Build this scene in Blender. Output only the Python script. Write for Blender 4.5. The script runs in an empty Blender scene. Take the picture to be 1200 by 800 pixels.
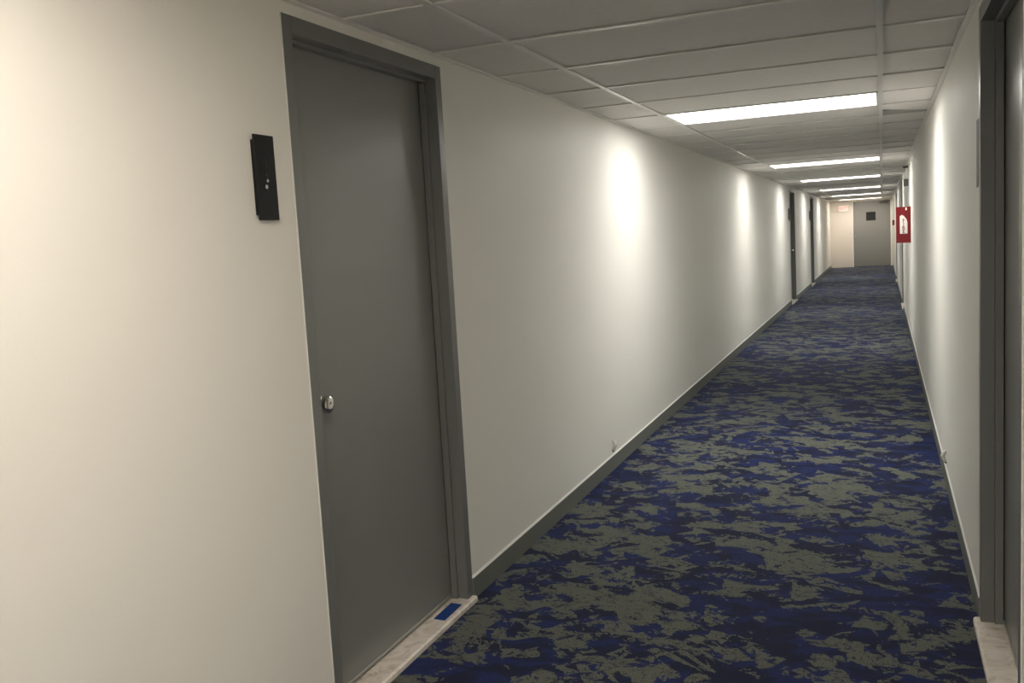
import bpy, bmesh, math, random
from mathutils import Vector, Matrix
random.seed(7)
S = bpy.context.scene
C = S.collection

# ------------------------------------------------------------------ camera
cam_d = bpy.data.cameras.new('camera'); cam = bpy.data.objects.new('camera', cam_d); C.objects.link(cam)
R_ = Vector((0.92628757, 0.37257647, -0.05637478)); U_ = Vector((0.01157255, 0.12140979, 0.99253501)); F_ = Vector((-0.37663964, 0.92002524, -0.10814872))
m = Matrix((R_, U_, -F_)).transposed().to_4x4(); m.translation = Vector((0, 0, 1.415))
cam.matrix_world = m
cam_d.sensor_width = 36; cam_d.lens = 1071.42 / 1200 * 36; cam_d.clip_start = 0.02
S.camera = cam

# ------------------------------------------------------------------ world, exposure
w = bpy.data.worlds.new('world'); S.world = w; w.use_nodes = True
w.node_tree.nodes['Background'].inputs[0].default_value = (0, 0, 0, 1)
S.view_settings.view_transform = 'Standard'; S.view_settings.look = 'None'
S.view_settings.gamma = 1; S.view_settings.use_curve_mapping = False
S.view_settings.exposure = 0.08
LIGHT = 15.0                                   # panel radiance
WARM = (1.0, 0.88, 0.77); NEUTRAL = (1.0, 0.970, 0.925)
S.cycles.max_bounces = 14; S.cycles.diffuse_bounces = 10; S.cycles.glossy_bounces = 5
S.cycles.use_denoising = True
S.cycles.sample_clamp_indirect = 6

# ------------------------------------------------------------------ dimensions (metres)
XL, XR, H, YE, YB = -1.538, 0.3025, 2.119, 31.2, -2.99
TL, TR = -1.221, -0.001                       # centre lines of the main tees
Y0, TS, K0, K1 = 2.50, 0.61, -9, 47
J = lambda k: Y0 + TS * k
DEPTH = 0.068                                 # how deep door leaves sit

# ------------------------------------------------------------------ materials
def mat(name, col, rough=0.5, spec=0.5, metal=0.0, emit=None, es=0.0, var=0.0, vscale=8.0, bump=0.0, bscale=200.0, rvar=0.0, rscale=3.0, coat=0.0, coat_r=0.2):
    M = bpy.data.materials.new(name); M.use_nodes = True
    nt = M.node_tree; b = nt.nodes['Principled BSDF']; L = nt.links
    b.inputs['Base Color'].default_value = (*col, 1); b.inputs['Roughness'].default_value = rough
    b.inputs['Specular IOR Level'].default_value = spec; b.inputs['Metallic'].default_value = metal
    b.inputs['Coat Weight'].default_value = coat; b.inputs['Coat Roughness'].default_value = coat_r
    tc = nt.nodes.new('ShaderNodeTexCoord')
    if var:
        n = nt.nodes.new('ShaderNodeTexNoise'); n.inputs['Scale'].default_value = vscale; n.inputs['Detail'].default_value = 6
        L.new(tc.outputs['Object'], n.inputs['Vector'])
        r = nt.nodes.new('ShaderNodeValToRGB')
        r.color_ramp.elements[0].position = .3; r.color_ramp.elements[1].position = .7
        r.color_ramp.elements[0].color = (*[c * (1 - var) for c in col], 1); r.color_ramp.elements[1].color = (*[min(1, c * (1 + var)) for c in col], 1)
        L.new(n.outputs['Fac'], r.inputs[0]); L.new(r.outputs[0], b.inputs['Base Color'])
    if rvar:
        n = nt.nodes.new('ShaderNodeTexNoise'); n.inputs['Scale'].default_value = rscale; n.inputs['Detail'].default_value = 4
        L.new(tc.outputs['Object'], n.inputs['Vector'])
        mr = nt.nodes.new('ShaderNodeMapRange'); mr.inputs[3].default_value = rough - rvar; mr.inputs[4].default_value = rough + rvar
        mr.inputs[1].default_value = .3; mr.inputs[2].default_value = .7
        L.new(n.outputs['Fac'], mr.inputs[0]); L.new(mr.outputs[0], b.inputs['Roughness'])
    if bump:
        n = nt.nodes.new('ShaderNodeTexNoise'); n.inputs['Scale'].default_value = bscale; n.inputs['Detail'].default_value = 3
        L.new(tc.outputs['Object'], n.inputs['Vector'])
        bp = nt.nodes.new('ShaderNodeBump'); bp.inputs['Strength'].default_value = bump; bp.inputs['Distance'].default_value = .001
        L.new(n.outputs['Fac'], bp.inputs['Height']); L.new(bp.outputs[0], b.inputs['Normal'])
    if emit:
        b.inputs['Emission Color'].default_value = (*emit, 1); b.inputs['Emission Strength'].default_value = es
    return M

M_wall = mat('wall_paint', (.81, .80, .745), .52, .33, var=.012, vscale=1.5, bump=.25, bscale=120, rvar=.04, rscale=1.2)
M_end = mat('end_wall_paint', (.74, .70, .63), .45, .4)
M_caulk = mat('white_caulk', (.78, .78, .74), .4)
M_grey = mat('grey_gloss_paint', (.172, .176, .170), .33, .5, var=.04, vscale=2.5, bump=.12, bscale=90, rvar=.015, rscale=5)
M_leaf = mat('grey_door_paint', (.225, .230, .220), .31, .5, var=.03, vscale=1.6, bump=.12, bscale=45, rvar=.01, rscale=3)
M_base = mat('grey_rubber_base', (.150, .158, .142), .5, .4)
M_tile = mat('ceiling_tile_board', (.80, .775, .75), .9, .1, bump=.5, bscale=260, var=.03, vscale=40)
M_tee = mat('painted_tee', (.80, .79, .76), .28, .5)
M_plenum = mat('plenum', (.16, .14, .11), .9, .1)
M_chrome = mat('chrome', (.75, .73, .68), .12, .5, metal=1)
M_black = mat('black_plastic', (.006, .0065, .0065), .45, .25)
M_dot = mat('worn_dot', (.5, .52, .52), .5)
M_glyph = mat('dark_relief', (.014, .017, .018), .35)
M_tape = mat('blue_tape', (.012, .05, .22), .6, .2)
M_red = mat('red_plastic', (.16, .006, .009), .35)
M_redd = mat('red_ink', (.25, .012, .012), .5)
M_white = mat('white_plastic', (.78, .77, .73), .4)
M_greyp = mat('dark_grey_plastic', (.11, .105, .09), .5)
M_glass = mat('dark_wired_glass', (.01, .011, .011), .12)
M_exitw = mat('exit_face', (.85, .78, .74), .5, emit=(1, .80, .72), es=.22)
M_exitr = mat('exit_letters', (.8, .15, .1), .5, emit=(1, .30, .20), es=.6)
M_sweep = mat('aluminium_sweep', (.34, .34, .31), .35, metal=.4)
M_seam = mat('dark_seam', (.02, .02, .018), .8)

def marble():
    M = mat('marble', (.6, .54, .47), .3, .4)
    nt = M.node_tree; b = nt.nodes['Principled BSDF']; L = nt.links
    tc = nt.nodes.new('ShaderNodeTexCoord')
    n = nt.nodes.new('ShaderNodeTexNoise'); n.inputs['Scale'].default_value = 9; n.inputs['Detail'].default_value = 9; n.inputs['Roughness'].default_value = .68; n.inputs['Distortion'].default_value = 1.6
    r = nt.nodes.new('ShaderNodeValToRGB'); e = r.color_ramp.elements
    e[0].position = .30; e[0].color = (.22, .17, .12, 1); e[1].position = .40; e[1].color = (.58, .52, .45, 1)
    k = e.new(.55); k.color = (.76, .71, .64, 1); k = e.new(.75); k.color = (.66, .60, .52, 1)
    L.new(tc.outputs['Object'], n.inputs['Vector']); L.new(n.outputs['Fac'], r.inputs[0]); L.new(r.outputs[0], b.inputs['Base Color'])
    return M
M_marble = marble()

def carpet():
    M = bpy.data.materials.new('carpet'); M.use_nodes = True
    nt = M.node_tree; b = nt.nodes['Principled BSDF']; N = nt.nodes.new; L = nt.links.new
    b.inputs['Roughness'].default_value = .95; b.inputs['Specular IOR Level'].default_value = .12
    b.inputs['Sheen Weight'].default_value = .12; b.inputs['Sheen Roughness'].default_value = .5; b.inputs['Sheen Tint'].default_value = (.55, .62, .8, 1)
    tc = N('ShaderNodeTexCoord')
    def noise(vec, sc, det=3, ro=.5, dis=0.0):
        n = N('ShaderNodeTexNoise'); n.inputs['Scale'].default_value = sc; n.inputs['Detail'].default_value = det
        n.inputs['Roughness'].default_value = ro; n.inputs['Distortion'].default_value = dis; L(vec, n.inputs['Vector']); return n
    def mapping(vec, scale=(1, 1, 1), rot=0, loc=(0, 0, 0)):
        q = N('ShaderNodeMapping'); q.inputs['Scale'].default_value = scale; q.inputs['Rotation'].default_value = (0, 0, rot); q.inputs['Location'].default_value = loc
        L(vec, q.inputs['Vector']); return q.outputs[0]
    def stretched(vec, sx, sy, rot):
        return mapping(mapping(vec, (1, 1, 1), rot), (sx, sy, 1))
    def mixc(f, a, c, blend='MIX'):
        q = N('ShaderNodeMix'); q.data_type = 'RGBA'; q.blend_type = blend
        for s, v in ((q.inputs[0], f), (q.inputs[6], a), (q.inputs[7], c)):
            if hasattr(v, 'links'): L(v, s)
            else: s.default_value = v if not isinstance(v, tuple) else (*v, 1)
        return q.outputs[2]
    def thr(v, a, c):
        q = N('ShaderNodeMapRange'); q.inputs[1].default_value = a; q.inputs[2].default_value = c; L(v, q.inputs[0]); return q.outputs[0]
    def math_(op, a, c):
        q = N('ShaderNodeMath'); q.operation = op
        for s, v in ((q.inputs[0], a), (q.inputs[1], c)):
            if hasattr(v, 'links'): L(v, s)
            else: s.default_value = v
        return q.outputs[0]
    base = tc.outputs['Object']
    # warped coordinates
    def warp(sc, amp, det=3):
        wn = noise(base, sc, det, .6)
        vm = N('ShaderNodeVectorMath'); vm.operation = 'MULTIPLY_ADD'; L(wn.outputs['Color'], vm.inputs[0]); vm.inputs[1].default_value = (amp, amp, 0); L(base, vm.inputs[2])
        return vm.outputs[0]
    wv = warp(7, .16, 5); wl = warp(2.5, .35, 2)
    def cells(vec, sx, sy, rot, sep=0):
        v = N('ShaderNodeTexVoronoi'); v.inputs['Scale'].default_value = 1; L(stretched(vec, sx, sy, rot), v.inputs['Vector'])
        c = N('ShaderNodeSeparateColor'); L(v.outputs['Color'], c.inputs[0]); return c.outputs[sep]
    n1 = noise(stretched(wv, 1.0, 1.15, .4), 6.6, 7, .66, .3)
    n3 = noise(base, 60, 3, .7)
    a = math_('MULTIPLY', math_('SUBTRACT', n1.outputs['Fac'], .5), 1.35)
    for vec, sx, sy, rot, wt in ((wv, 5, 7.5, .35, .42), (wl, 4.5, 15, -.65, .36), (wl, 5.0, 17, .55, .30), (wl, 4, 15, 1.25, .26), (wv, 14, 19, .2, .24)):
        a = math_('ADD', a, math_('MULTIPLY', math_('SUBTRACT', cells(vec, sx, sy, rot), .5), wt))
    a = math_('ADD', a, math_('MULTIPLY', math_('SUBTRACT', n3.outputs['Fac'], .5), .26))
    n6 = noise(base, 24, 4, .7, .5)
    a = math_('ADD', a, math_('MULTIPLY', math_('SUBTRACT', n6.outputs['Fac'], .5), .45))
    isl = thr(a, .05, .068)
    # colours
    nb = noise(mapping(wv, (1, 2.4, 1)), 4.5, 5, .6, .6)
    navy = mixc(thr(nb.outputs['Fac'], .46, .56), (.0040, .0065, .030), (.0065, .0145, .088))
    fine = noise(base, 240, 2, .7)
    grey = mixc(thr(fine.outputs['Fac'], .38, .62), (.048, .054, .040), (.172, .182, .146))
    col = mixc(isl, navy, grey)
    # thin dark cuts
    n4 = noise(mapping(wv, (1, 2.0, 1), .5), 5.5, 4, .6, 1.2)
    rid = math_('ABSOLUTE', math_('SUBTRACT', n4.outputs['Fac'], .5), 0)
    cut = math_('SUBTRACT', 1.0, thr(rid, .004, .011))
    col = mixc(math_('MULTIPLY', cut, .85), col, (.006, .007, .022))
    # dark freckles on the grey
    n5 = noise(base, 42, 3, .65)
    fr = math_('MULTIPLY', thr(n5.outputs['Fac'], .60, .64), isl)
    col = mixc(math_('MULTIPLY', fr, .8), col, (.012, .014, .028))
    fine2 = noise(base, 330, 1, .5)
    sp = N('ShaderNodeMapRange'); sp.inputs[1].default_value = .3; sp.inputs[2].default_value = .7; sp.inputs[3].default_value = .72; sp.inputs[4].default_value = 1.28
    L(fine2.outputs['Fac'], sp.inputs[0])
    cc = N('ShaderNodeCombineColor')
    for i in range(3): L(sp.outputs[0], cc.inputs[i])
    col = mixc(1.0, col, cc.outputs[0], 'MULTIPLY')
    L(col, b.inputs['Base Color'])
    bp = N('ShaderNodeBump'); bp.inputs['Strength'].default_value = .6; bp.inputs['Distance'].default_value = .004
    L(fine2.outputs['Fac'], bp.inputs['Height']); L(bp.outputs[0], b.inputs['Normal'])
    return M
M_carpet = carpet()

# ------------------------------------------------------------------ mesh helpers
def box(bm, x0, x1, y0, y1, z0, z1, bev=0.0, seg=2):
    x0, x1 = sorted((x0, x1)); y0, y1 = sorted((y0, y1)); z0, z1 = sorted((z0, z1))
    vs = [bm.verts.new((x, y, z)) for x in (x0, x1) for y in (y0, y1) for z in (z0, z1)]
    fs = [bm.faces.new([vs[i] for i in q]) for q in ((0, 1, 3, 2), (4, 6, 7, 5), (0, 4, 5, 1), (2, 3, 7, 6), (0, 2, 6, 4), (1, 5, 7, 3))]
    if bev:
        es = {e for f in fs for e in f.edges}
        bmesh.ops.bevel(bm, geom=list(es), offset=bev, segments=seg, affect='EDGES', profile=.5)
def prism(bm, pts, axis, a, c):
    """pts: 2-D outline in the two other axes, extruded from a to c along axis"""
    def P(p, t):
        q = list(p); q.insert(axis, t); return q
    A = [bm.verts.new(P(p, a)) for p in pts]; B = [bm.verts.new(P(p, c)) for p in pts]
    n = len(pts); bm.faces.new(A); bm.faces.new(B[::-1])
    for i in range(n): bm.faces.new((A[i], B[i], B[(i + 1) % n], A[(i + 1) % n]))
def lathe(bm, prof, origin, axis, n=28):
    """prof: list of (distance along axis, radius)"""
    ax = Vector(axis).normalized(); t = ax.orthogonal().normalized(); u = ax.cross(t); o = Vector(origin)
    rings = []
    for d, r in prof:
        rings.append([bm.verts.new(o + ax * d + (t * math.cos(k * 2 * math.pi / n) + u * math.sin(k * 2 * math.pi / n)) * max(r, 1e-4)) for k in range(n)])
    for a, c in zip(rings, rings[1:]):
        for i in range(n): bm.faces.new((a[i], a[(i + 1) % n], c[(i + 1) % n], c[i]))
    bm.faces.new(rings[0][::-1]); bm.faces.new(rings[-1])
def text_bm(bm, s, size, depth, place):
    """adds extruded lettering; place maps (x, y, z) of the letter plane to the world"""
    cu = bpy.data.curves.new('t', 'FONT'); cu.body = s; cu.size = size; cu.extrude = depth; cu.align_x = 'CENTER'; cu.align_y = 'CENTER'; cu.resolution_u = 3; cu.offset = size * .02
    o = bpy.data.objects.new('t', cu); C.objects.link(o)
    me = bpy.data.meshes.new_from_object(o.evaluated_get(bpy.context.evaluated_depsgraph_get()))
    k = len(bm.verts); bm.from_mesh(me); bm.verts.ensure_lookup_table()
    for v in bm.verts[k:]: v.co = Vector(place(*v.co))
    bpy.data.objects.remove(o); bpy.data.curves.remove(cu); bpy.data.meshes.remove(me)
def obj(name, bm, material, parent=None, org=(0, 0, 0), smooth=False):
    """links bm (built in world coordinates) as one mesh object; org is where its origin, or its thing's, stands"""
    o3 = Vector(org)
    for v in bm.verts: v.co -= o3
    bmesh.ops.recalc_face_normals(bm, faces=bm.faces)
    me = bpy.data.meshes.new(name); bm.to_mesh(me); bm.free()
    if smooth:
        for p in me.polygons: p.use_smooth = True
        me.set_sharp_from_angle(angle=math.radians(35))
    me.materials.append(material)
    o = bpy.data.objects.new(name, me); C.objects.link(o)
    if parent is not None: o.parent = parent
    else: o.location = o3
    return o
def tag(o, label=None, cat=None, group=None, kind=None):
    for k, v in (('label', label), ('category', cat), ('group', group), ('kind', kind)):
        if v: o[k] = v
    return o
def root(name, loc, **k):
    o = bpy.data.objects.new(name, None); o.empty_display_size = .1; C.objects.link(o); o.location = loc
    return tag(o, **k)
NB = bmesh.new
def struct(name, bm, m, parent=None, label=None):
    return tag(obj(name, bm, m, parent), kind='structure', label=label)

# ------------------------------------------------------------------ doors in the side walls: (side, y0, y1)
OUT = 0.045                                   # face width of the steel frame
HD = 2.083                                    # top of the frame
DOORS_L = [(2.200, 3.190), (17.20, 18.26), (22.25, 23.31)]
DOORS_R = [(2.42, 3.440), (15.75, 16.78), (22.55, 23.58)]

# ------------------------------------------------------------------ floor, walls
bm = NB(); box(bm, XL - .12, XR + .12, YB - .1, YE + .1, -.08, 0)
tag(struct('floor', bm, M_carpet), label='blue and grey patterned carpet running down the corridor')
def side_wall(name, xw, s, doors, label):
    bm = NB(); y = YB
    for a, c in doors:
        a2, c2 = a + .02, c - .02
        box(bm, xw, xw + s * .13, y, a2, 0, H + .12); box(bm, xw, xw + s * .13, a2, c2, HD - .02, H + .12); y = c2
    box(bm, xw, xw + s * .13, y, YE, 0, H + .12)
    return struct(name, bm, M_wall, label=label)
side_wall('wall_left', XL, -1, DOORS_L, 'white painted wall left of the carpet')
side_wall('wall_right', XR, 1, DOORS_R, 'white painted wall right of the carpet')
EX0, EX1, EZ = -.85, .235, 2.06
bm = NB(); box(bm, XL - .13, EX0, YE, YE + .12, 0, H + .12); box(bm, EX1, XR + .13, YE, YE + .12, 0, H + .12); box(bm, EX0, EX1, YE, YE + .12, EZ, H + .12)
struct('wall_far', bm, M_end, label='cream end wall around the far grey door')
bm = NB(); box(bm, XL - .13, XR + .13, YB - .12, YB, 0, H + .12)
struct('wall_near', bm, M_wall)  # unseen closing wall, set close behind the camera to bounce light forward

# ------------------------------------------------------------------ skirting with its white bead
def skirting(name, xw, s, doors, label):
    bm = NB(); bw = NB(); y = YB
    for a, c in list(doors) + [(YE, YE)]:
        box(bm, xw, xw - s * .006, y, a, 0, .088, .0015, 1)
        prism(bw, [(xw, .088), (xw - s * .006, .088), (xw - s * .004, .092), (xw, .097)], 1, y, a)
        y = c
    r = struct(name, bm, M_base, label=label)
    obj('caulk_bead', bw, M_caulk, r)
skirting('baseboard_left', XL, -1, DOORS_L, 'dark grey rubber skirting along the left wall')
skirting('baseboard_right', XR, 1, DOORS_R, 'dark grey rubber skirting along the right wall')

# ------------------------------------------------------------------ suspended ceiling
LIGHT_K = [-7, -3, 5, 14, 21, 29, 37, 45]  # first entry is a panel added behind the camera to brighten the near end
bm = NB()
hw = .012
for x in (TL, TR):
    box(bm, x - hw, x + hw, YB, YE, H - .004, H + .002, 0); box(bm, x - .0015, x + .0015, YB, YE, H + .002, H + .035)
ceil = struct('ceiling', bm, M_tee, label='suspended ceiling of grey tiles on a thin metal grid')
for x, s, n in ((XL, 1, 'trim_1'), (XR, -1, 'trim_2')):
    bm = NB(); box(bm, x, x + s * .022, YB, YE, H - .004, H + .001); box(bm, x, x + s * .0015, YB, YE, H - .001, H + .02)
    struct(n, bm, M_tee, label='metal wall angle where the ceiling meets the %s wall' % ('left' if s > 0 else 'right'))
bm = NB(); box(bm, XL - .13, XR + .13, YB, YE, H + .115, H + .13)
obj('plenum_slab', bm, M_plenum, ceil)
strips = [(XL, TL), (TL, TR), (TR, XR)]
# cross tees: one mesh per strip kind, shared
def mesh_of(bm, name, m):
    bmesh.ops.recalc_face_normals(bm, faces=bm.faces)
    me = bpy.data.meshes.new(name); bm.to_mesh(me); bm.free(); me.materials.append(m); return me
tee_me, tile_me = [], []
for a, c in strips:
    bm = NB(); box(bm, a + hw, c - hw, -hw, hw, -.003, .0018); box(bm, a + hw, c - hw, -.0015, .0015, .0018, .03); tee_me.append(mesh_of(bm, 'cross_tee', M_tee))
    bm = NB(); ia, ic = (a + .003 if a == XL else a + .004), (c - .003 if c == XR else c - .004)
    box(bm, ia, ic, .004, TS - .004, .0022, .0155, .0008, 1); tile_me.append(mesh_of(bm, 'ceiling_tile', M_tile))
def inst(name, me, parent, loc, rot=(0, 0, 0)):
    o = bpy.data.objects.new(name, me); C.objects.link(o); o.parent = parent; o.location = loc; o.rotation_euler = rot; return o
for k in range(K0, K1 + 1):
    for i in range(3): inst('cross_tee', tee_me[i], ceil, (0, J(k), H))
for k in range(K0, K1):
    for i in range(3):
        if i == 1 and k in LIGHT_K: continue
        if i == 2 and k == 6: continue        # the displaced tile, below
        inst('ceiling_tile', tile_me[i], ceil, (0, J(k), H + random.uniform(0, .0035)), (random.uniform(-.004, .004), 0, 0))
# displaced tile: skewed on its ledge, leaving a dark wedge open
bm = NB()
prism(bm, [(TR + .004, J(6) + .004), (XR - .003, J(6) + .004), (XR - .003, J(7) - .05), (TR + .02, J(7) - .30), (TR + .004, J(7) - .31)], 2, H + .0022, H + .0155)
o = obj('ceiling_tile', bm, M_tile, ceil); tag(o, label='crooked ceiling tile leaving a dark wedge open beside it')

# ------------------------------------------------------------------ ceiling lights
LL = {-7: 'added fill light panel, unseen behind the camera', -3: 'warm light panel over the first left door',
      5: 'bright flat light panel nearest in view, the largest glowing strip', 14: 'second nearest glowing light panel along the corridor ceiling',
      21: 'third glowing light panel, between the second and fourth down the ceiling', 29: 'fourth glowing light panel counted from the near end of the ceiling',
      37: 'fifth glowing light panel, next to last before the far door', 45: 'last light panel, right in front of the far end wall'}
for n_, k in enumerate(LIGHT_K):
    y0, y1 = J(k) + .012, J(k + 1) - .012; xa, xb = TL + hw, TR - hw
    org = ((xa + xb) / 2, (y0 + y1) / 2, H + .06)
    t = root('ceiling_light', org, label=LL[k], cat='light', group='light panels along the corridor ceiling')
    fr = .012
    bm = NB()
    box(bm, xa, xb, y0, y0 + fr, H - .001, H + .055); box(bm, xa, xb, y1 - fr, y1, H - .001, H + .055)
    box(bm, xa, xa + fr, y0 + fr, y1 - fr, H - .001, H + .055); box(bm, xb - fr, xb, y0 + fr, y1 - fr, H - .001, H + .055)
    obj('housing', bm, M_white, t, org)
    Me = mat('panel_glow', (.8, .8, .8), .5, emit=WARM if k in (-3, 45) else NEUTRAL, es=LIGHT * {-3: .74, -7: 1.1, 45: .95}.get(k, 1.0))
    bm = NB(); box(bm, xa + fr, xb - fr, y0 + fr, y1 - fr, H + .044, H + .048)
    obj('diffuser', bm, Me, t, org)
    bm = NB(); box(bm, xa + fr, xb - fr, y0 + fr, y1 - fr, H + .055, H + .07)
    obj('back_pan', bm, M_white, t, org)

# ------------------------------------------------------------------ steel frames and flush doors
def side_door(name, xw, s, y0, y1, label, knob_y, threshold=True):
    """s = -1 for the left wall, +1 for the right; depth is measured away from the corridor"""
    D = lambda d: xw + s * d
    org = Vector((xw, (y0 + y1) / 2, 0))
    t = root(name, org, label=label, kind='structure')
    bm = NB()
    yi0, yi1, zi = y0 + OUT, y1 - OUT, HD - OUT - .005
    for a, c in ((y0, yi0), (yi1, y1)):
        box(bm, D(-.003), D(.040), a, c, 0, HD, .002)
    box(bm, D(-.003), D(.040), yi0, yi1, zi, HD, .002)
    st = .011
    box(bm, D(.040), D(.0655), y0, yi0 + st, 0, HD - .01, .0015, 1); box(bm, D(.040), D(.0655), yi1 - st, y1, 0, HD - .01, .0015, 1)
    box(bm, D(.040), D(.0655), yi0 + st, yi1 - st, zi - st, HD - .01, .0015, 1)
    obj('door_frame', bm, M_grey, t, org)
    bm = NB(); box(bm, xw, D(-.0025), y0 - .0045, y0, .09, HD, .001, 1); obj('caulk_line', bm, M_caulk, t, org)
    bm = NB(); box(bm, D(.0655), D(.072), yi0 - .01, yi0 + .004, 0, HD - .02); box(bm, D(.0655), D(.072), yi1 - .004, yi1 + .01, 0, HD - .02)
    obj('door_seal', bm, M_seam, t, org)
    bm = NB(); box(bm, D(DEPTH + .001), D(DEPTH + .044), yi0 + .005, yi1 - .005, .028, zi - .004, .0015, 1)
    lf = obj('door_leaf', bm, M_leaf, t, org)
    bm = NB(); box(bm, D(DEPTH - .004), D(DEPTH + .001), yi0 + st + .003, yi1 - st - .003, .028, .040, .001, 1)
    obj('door_sweep', bm, M_sweep, lf, org)
    if knob_y is not None:
        ky = knob_y; o3 = (D(DEPTH), ky, .955)
        bm = NB(); lathe(bm, [(0, .029), (.003, .029), (.006, .025), (.008, .018)], o3, (-s, 0, 0)); kr = obj('rosette', bm, M_chrome, lf, org, True)
        bm = NB(); lathe(bm, [(.006, .013), (.016, .013), (.020, .020), (.025, .0255), (.035, .027), (.042, .0255), (.046, .020), (.0475, .010), (.046, .005)], o3, (-s, 0, 0)); obj('knob', bm, M_chrome, lf, org, True)
    if threshold:
        bm = NB()
        prism(bm, [(D(.11), 0), (D(.11), .022), (D(-.016), .020), (D(-.0225), .014), (D(-.0235), 0)], 1, y0 + .012, y1 - .003)
        obj('marble_threshold', bm, M_marble, t, org)
    return t
side_door('door_1', XL, -1, *DOORS_L[0], 'nearest grey door in the left wall with a chrome knob', DOORS_L[0][0] + .130)
side_door('door_2', XL, -1, *DOORS_L[1], 'second grey door far down the left wall', DOORS_L[1][1] - .14)
side_door('door_3', XL, -1, *DOORS_L[2], 'last grey door in the left wall', DOORS_L[2][0] + .118)
side_door('door_4', XR, 1, *DOORS_R[0], 'nearest grey door frame cut by the right edge of the photo', DOORS_R[0][0] + .118)
side_door('door_5', XR, 1, *DOORS_R[1], 'grey door in the right wall beyond the red fire sign', DOORS_R[1][1] - .14)
side_door('door_6', XR, 1, *DOORS_R[2], 'last grey door in the right wall', DOORS_R[2][0] + .118)

# ------------------------------------------------------------------ end door
org = Vector(((EX0 + EX1) / 2, YE, 0))
t = root('door_7', org, label='grey door with a small dark window in the far end wall', kind='structure')
bm = NB()
box(bm, EX0 - .045, EX0, YE - .014, YE + .06, 0, H - .02, .002); box(bm, EX1, EX1 + .045, YE - .014, YE + .06, 0, H - .02, .002); box(bm, EX0, EX1, YE - .014, YE + .06, EZ, H - .02, .002)
obj('door_frame', bm, M_white, t, org)
WX0, WX1, WZ0, WZ1 = -.465, -.195, 1.45, 1.71
bm = NB(); ya, yb = YE + .005, YE + .05; lx0, lx1 = EX0 + .006, EX1 - .006
box(bm, lx0, WX0, ya, yb, .01, EZ - .006); box(bm, WX1, lx1, ya, yb, .01, EZ - .006); box(bm, WX0, WX1, ya, yb, .01, WZ0); box(bm, WX0, WX1, ya, yb, WZ1, EZ - .006)
lf = obj('door_leaf', bm, M_leaf, t, org)
bm = NB(); box(bm, WX0, WX1, ya + .015, ya + .02, WZ0, WZ1); obj('window_pane', bm, M_glass, lf, org)
bm = NB(); f = .014
box(bm, WX0 - f, WX1 + f, ya - .006, ya, WZ1, WZ1 + f); box(bm, WX0 - f, WX1 + f, ya - .006, ya, WZ0 - f, WZ0); box(bm, WX0 - f, WX0, ya - .006, ya, WZ0, WZ1); box(bm, WX1, WX1 + f, ya - .006, ya, WZ0, WZ1)
obj('window_bead', bm, M_grey, lf, org)
bm = NB(); lathe(bm, [(0, .034), (.008, .03), (.010, .013), (.03, .012), (.038, .024), (.055, .028), (.064, .02), (.066, .005)], (-.775, ya, .965), (0, -1, 0)); obj('knob', bm, M_chrome, lf, org, True)
bm = NB(); box(bm, -.08, .17, ya - .06, ya, 1.955, 2.015, .006); obj('door_closer', bm, M_greyp, lf, org)
bm = NB(); prism(bm, [(.19, YE - .02), (.205, YE - .03), (-.03, YE - .20), (-.05, YE - .19)], 2, 2.03, 2.04); prism(bm, [(-.03, YE - .20), (-.05, YE - .19), (.03, YE - .03), (.05, YE - .03)], 2, 2.02, 2.03)
obj('closer_arm', bm, M_greyp, t, org)

# ------------------------------------------------------------------ things
# door plaques: tall black plate standing off on a shorter backing block
def plaque(xw, s, yc, label, zc=1.622, back=.010):
    n = -s; org = (xw, yc, zc)
    t = root('door_plaque', org, label=label, cat='sign', group='tall black plaques beside the doors')
    bm = NB(); box(bm, xw, xw + n * back, yc - .0395, yc + .0395, zc - .099, zc + .099, .001, 1); obj('backing_block', bm, M_black, t, org)
    bm = NB(); box(bm, xw + n * back, xw + n * (back + min(.005, back)), yc - .0425, yc + .0425, zc - .1125, zc + .1125, .001, 1); obj('front_plate', bm, M_black, t, org)
    return t, xw + n * (back + min(.005, back)), n
t, xf, n = plaque(XL, -1, 2.058, 'tall black door plaque on the near left wall beside the first door')
org = t.location
bm = NB()
for (dy, dz, r) in ((.0035, -.008, .0042), (-.003, -.024, .0058)):
    lathe(bm, [(0, r), (.0008, r * .9), (.0011, r * .3)], (xf, 2.058 + dy, 1.622 + dz), (1, 0, 0), 14)
obj('worn_spot', bm, M_dot, t, org, True)
for y_, z_, ln, an in ((2.046, 1.664, .011, .1), (2.0565, 1.660, .015, .05), (2.0575, 1.631, .006, -.5), (2.0615, 1.622, .007, .3), (2.0585, 1.587, .005, -.2)):
    bm = NB(); c_, s_ = math.cos(an), math.sin(an)
    prism(bm, [(y_ + c_ * u - s_ * v, z_ + s_ * u + c_ * v) for u, v in ((-.0013, -ln), (.0013, -ln * .8), (.0017, ln * .7), (0, ln), (-.0012, ln * .8))], 0, xf, xf + .0009)
    obj('raised_mark', bm, M_glyph, t, org)
plaque(XL, -1, 17.02, 'small black plaque on the left wall just before the second left door')
plaque(XL, -1, 22.07, 'small black plaque on the left wall just before the last left door')
plaque(XR, 1, 3.4885, 'black plaque seen edge-on beside the nearest right door frame', back=.0015)

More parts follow.
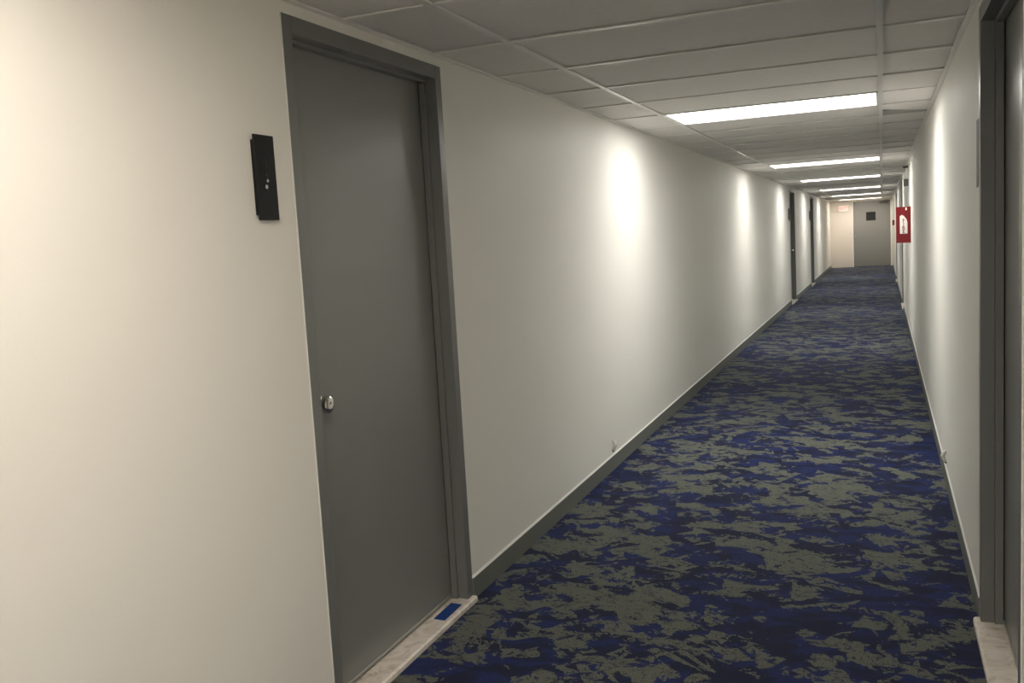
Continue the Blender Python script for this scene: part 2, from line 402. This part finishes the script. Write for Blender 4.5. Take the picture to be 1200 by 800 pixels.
# red folded fire sign
ys, hz0, hz1 = 11.52, 1.150, 1.560
org = (XR, ys, hz0)
t = root('fire_sign', org, label='red folded fire sign with a white label standing out from the right wall', cat='sign')
A, B, Cc = Vector((XR, ys - .075)), Vector((XR - .155, ys)), Vector((XR, ys + .075))
bm = NB(); prism(bm, [tuple(A), tuple(B), tuple(Cc), (XR, ys + .068), (XR - .145, ys), (XR, ys - .068)], 2, hz0, hz1)
obj('sign_body', bm, M_red, t, org)
d = (B - A); Ln = d.length; d.normalize(); nn = Vector((d.y, -d.x));
if nn.y > 0: nn = -nn
def face(u, z, off):                            # u measured from the wall towards the fold, on the near face
    p = A + d * u + nn * off; return (p.x, p.y, z)
def flat(bm, pts, o0, o1):
    a = [bm.verts.new(face(u, z, o0)) for u, z in pts]; c = [bm.verts.new(face(u, z, o1)) for u, z in pts]
    bm.faces.new(a); bm.faces.new(c[::-1])
    for i in range(len(pts)): bm.faces.new((a[i], c[i], c[(i + 1) % len(pts)], a[(i + 1) % len(pts)]))
bm = NB(); flat(bm, [(.040, 1.255), (.128, 1.255), (.128, 1.455), (.105, 1.47), (.080, 1.455), (.052, 1.42), (.040, 1.385)], .0002, .0015)
obj('white_label', bm, M_white, t, org)
bm = NB()
for i, ch in enumerate('FIRE'):
    text_bm(bm, ch, .056, .0006, lambda x, y, z, i=i: face(.084 - x, 1.402 - i * .041 + y, .0022 + z))
obj('lettering', bm, M_redd, t, org)
bm = NB(); flat(bm, [(.045, 1.52), (.062, 1.52), (.062, 1.55), (.045, 1.55)], .0002, .0012); obj('sticker', bm, M_white, t, org)

# small alarm device high on the right wall
ya = 12.35; org = (XR, ya, 1.82)
t = root('wall_alarm', org, label='small grey alarm unit high on the right wall above the red sign', cat='alarm')
bm = NB(); box(bm, XR, XR - .055, ya - .06, ya + .06, 1.82, 1.905, .004); obj('horn_box', bm, M_greyp, t, org)
bm = NB(); box(bm, XR, XR - .045, ya - .05, ya + .05, 1.905, 1.94, .004); obj('strobe_lens', bm, M_white, t, org)
bm = NB(); box(bm, XR, XR - .03, ya - .02, ya + .02, 1.94, 2.04, .003); obj('conduit_box', bm, M_tee, t, org)
bm = NB(); box(bm, XR, XR - .06, ya - .03, ya + .03, 2.04, 2.065, .002); obj('top_bracket', bm, M_greyp, t, org)

# fire alarm pull station near the end
yp = 26.6; org = (XR, yp, 1.28)
t = root('pull_station', org, label='tiny red fire alarm pull station on the right wall near the far end', cat='alarm')
bm = NB(); box(bm, XR, XR - .055, yp - .045, yp + .045, 1.28, 1.42, .004); obj('station_body', bm, M_red, t, org)
bm = NB(); box(bm, XR - .055, XR - .062, yp - .03, yp + .03, 1.32, 1.345, .002); obj('pull_handle', bm, M_white, t, org)

# exit sign
x0, x1, z0, z1 = -1.30, -1.0, 1.775, 1.965
org = ((x0 + x1) / 2, YE, z0)
t = root('exit_sign', org, label='pale exit sign with red letters on the end wall left of the door', cat='sign')
bm = NB(); box(bm, x0, x1, YE - .04, YE, z0, z1, .004); obj('sign_case', bm, M_white, t, org)
bm = NB(); box(bm, x0 + .014, x1 - .014, YE - .042, YE - .04, z0 + .012, z1 - .012); obj('sign_face', bm, M_exitw, t, org)
bm = NB(); text_bm(bm, 'EXIT', .135, .001, lambda x, y, z: ((x0 + x1) / 2 + x * .82, YE - .0435 - z, (z0 + z1) / 2 + y)); obj('lettering', bm, M_exitr, t, org)

# blue tape on the marble threshold
bm = NB()
prism(bm, [(XL + .003, 2.93), (XL + .002, 3.085), (XL - .046, 3.088), (XL - .045, 2.932)], 2, .0222, .0229)
tag(obj('painters_tape', bm, M_tape, None, (XL - .02, 3.0, .022)), 'strip of blue painters tape stuck on the marble threshold of the near door', 'tape')

# white cable stubs by the skirting
def stub(x, n, y, label):
    org = (x, y, .11)
    t = root('cable_stub', org, label=label, cat='cable', group='white cable stubs low on the walls')
    bm = NB(); pts = []
    for k in range(9):
        q = k / 8; pts.append(Vector((x + n * (.006 + .012 * math.sin(q * math.pi)), y + .010 * q * n, .122 + .062 * q)))
    rings = []
    for k, p in enumerate(pts):
        r = .012 * (1 - .45 * abs(k / 8 - .5)); rings.append([bm.verts.new(p + Vector((math.cos(a) * r, math.sin(a) * r, 0))) for a in [i * math.pi / 4 for i in range(8)]])
    for a, c in zip(rings, rings[1:]):
        for i in range(8): bm.faces.new((a[i], a[(i + 1) % 8], c[(i + 1) % 8], c[i]))
    bm.faces.new(rings[0][::-1]); bm.faces.new(rings[-1]); obj('cable', bm, M_white, t, org, True)
    bm = NB(); lathe(bm, [(0, .006), (.008, .006), (.010, .003)], (x, y, .118), (n, 0, 0), 12); obj('cable_end', bm, M_greyp, t, org)
stub(XL, 1, 5.27, 'white cable stub low on the left wall')
stub(XR, -1, 5.27, 'white cable stub low on the right wall')
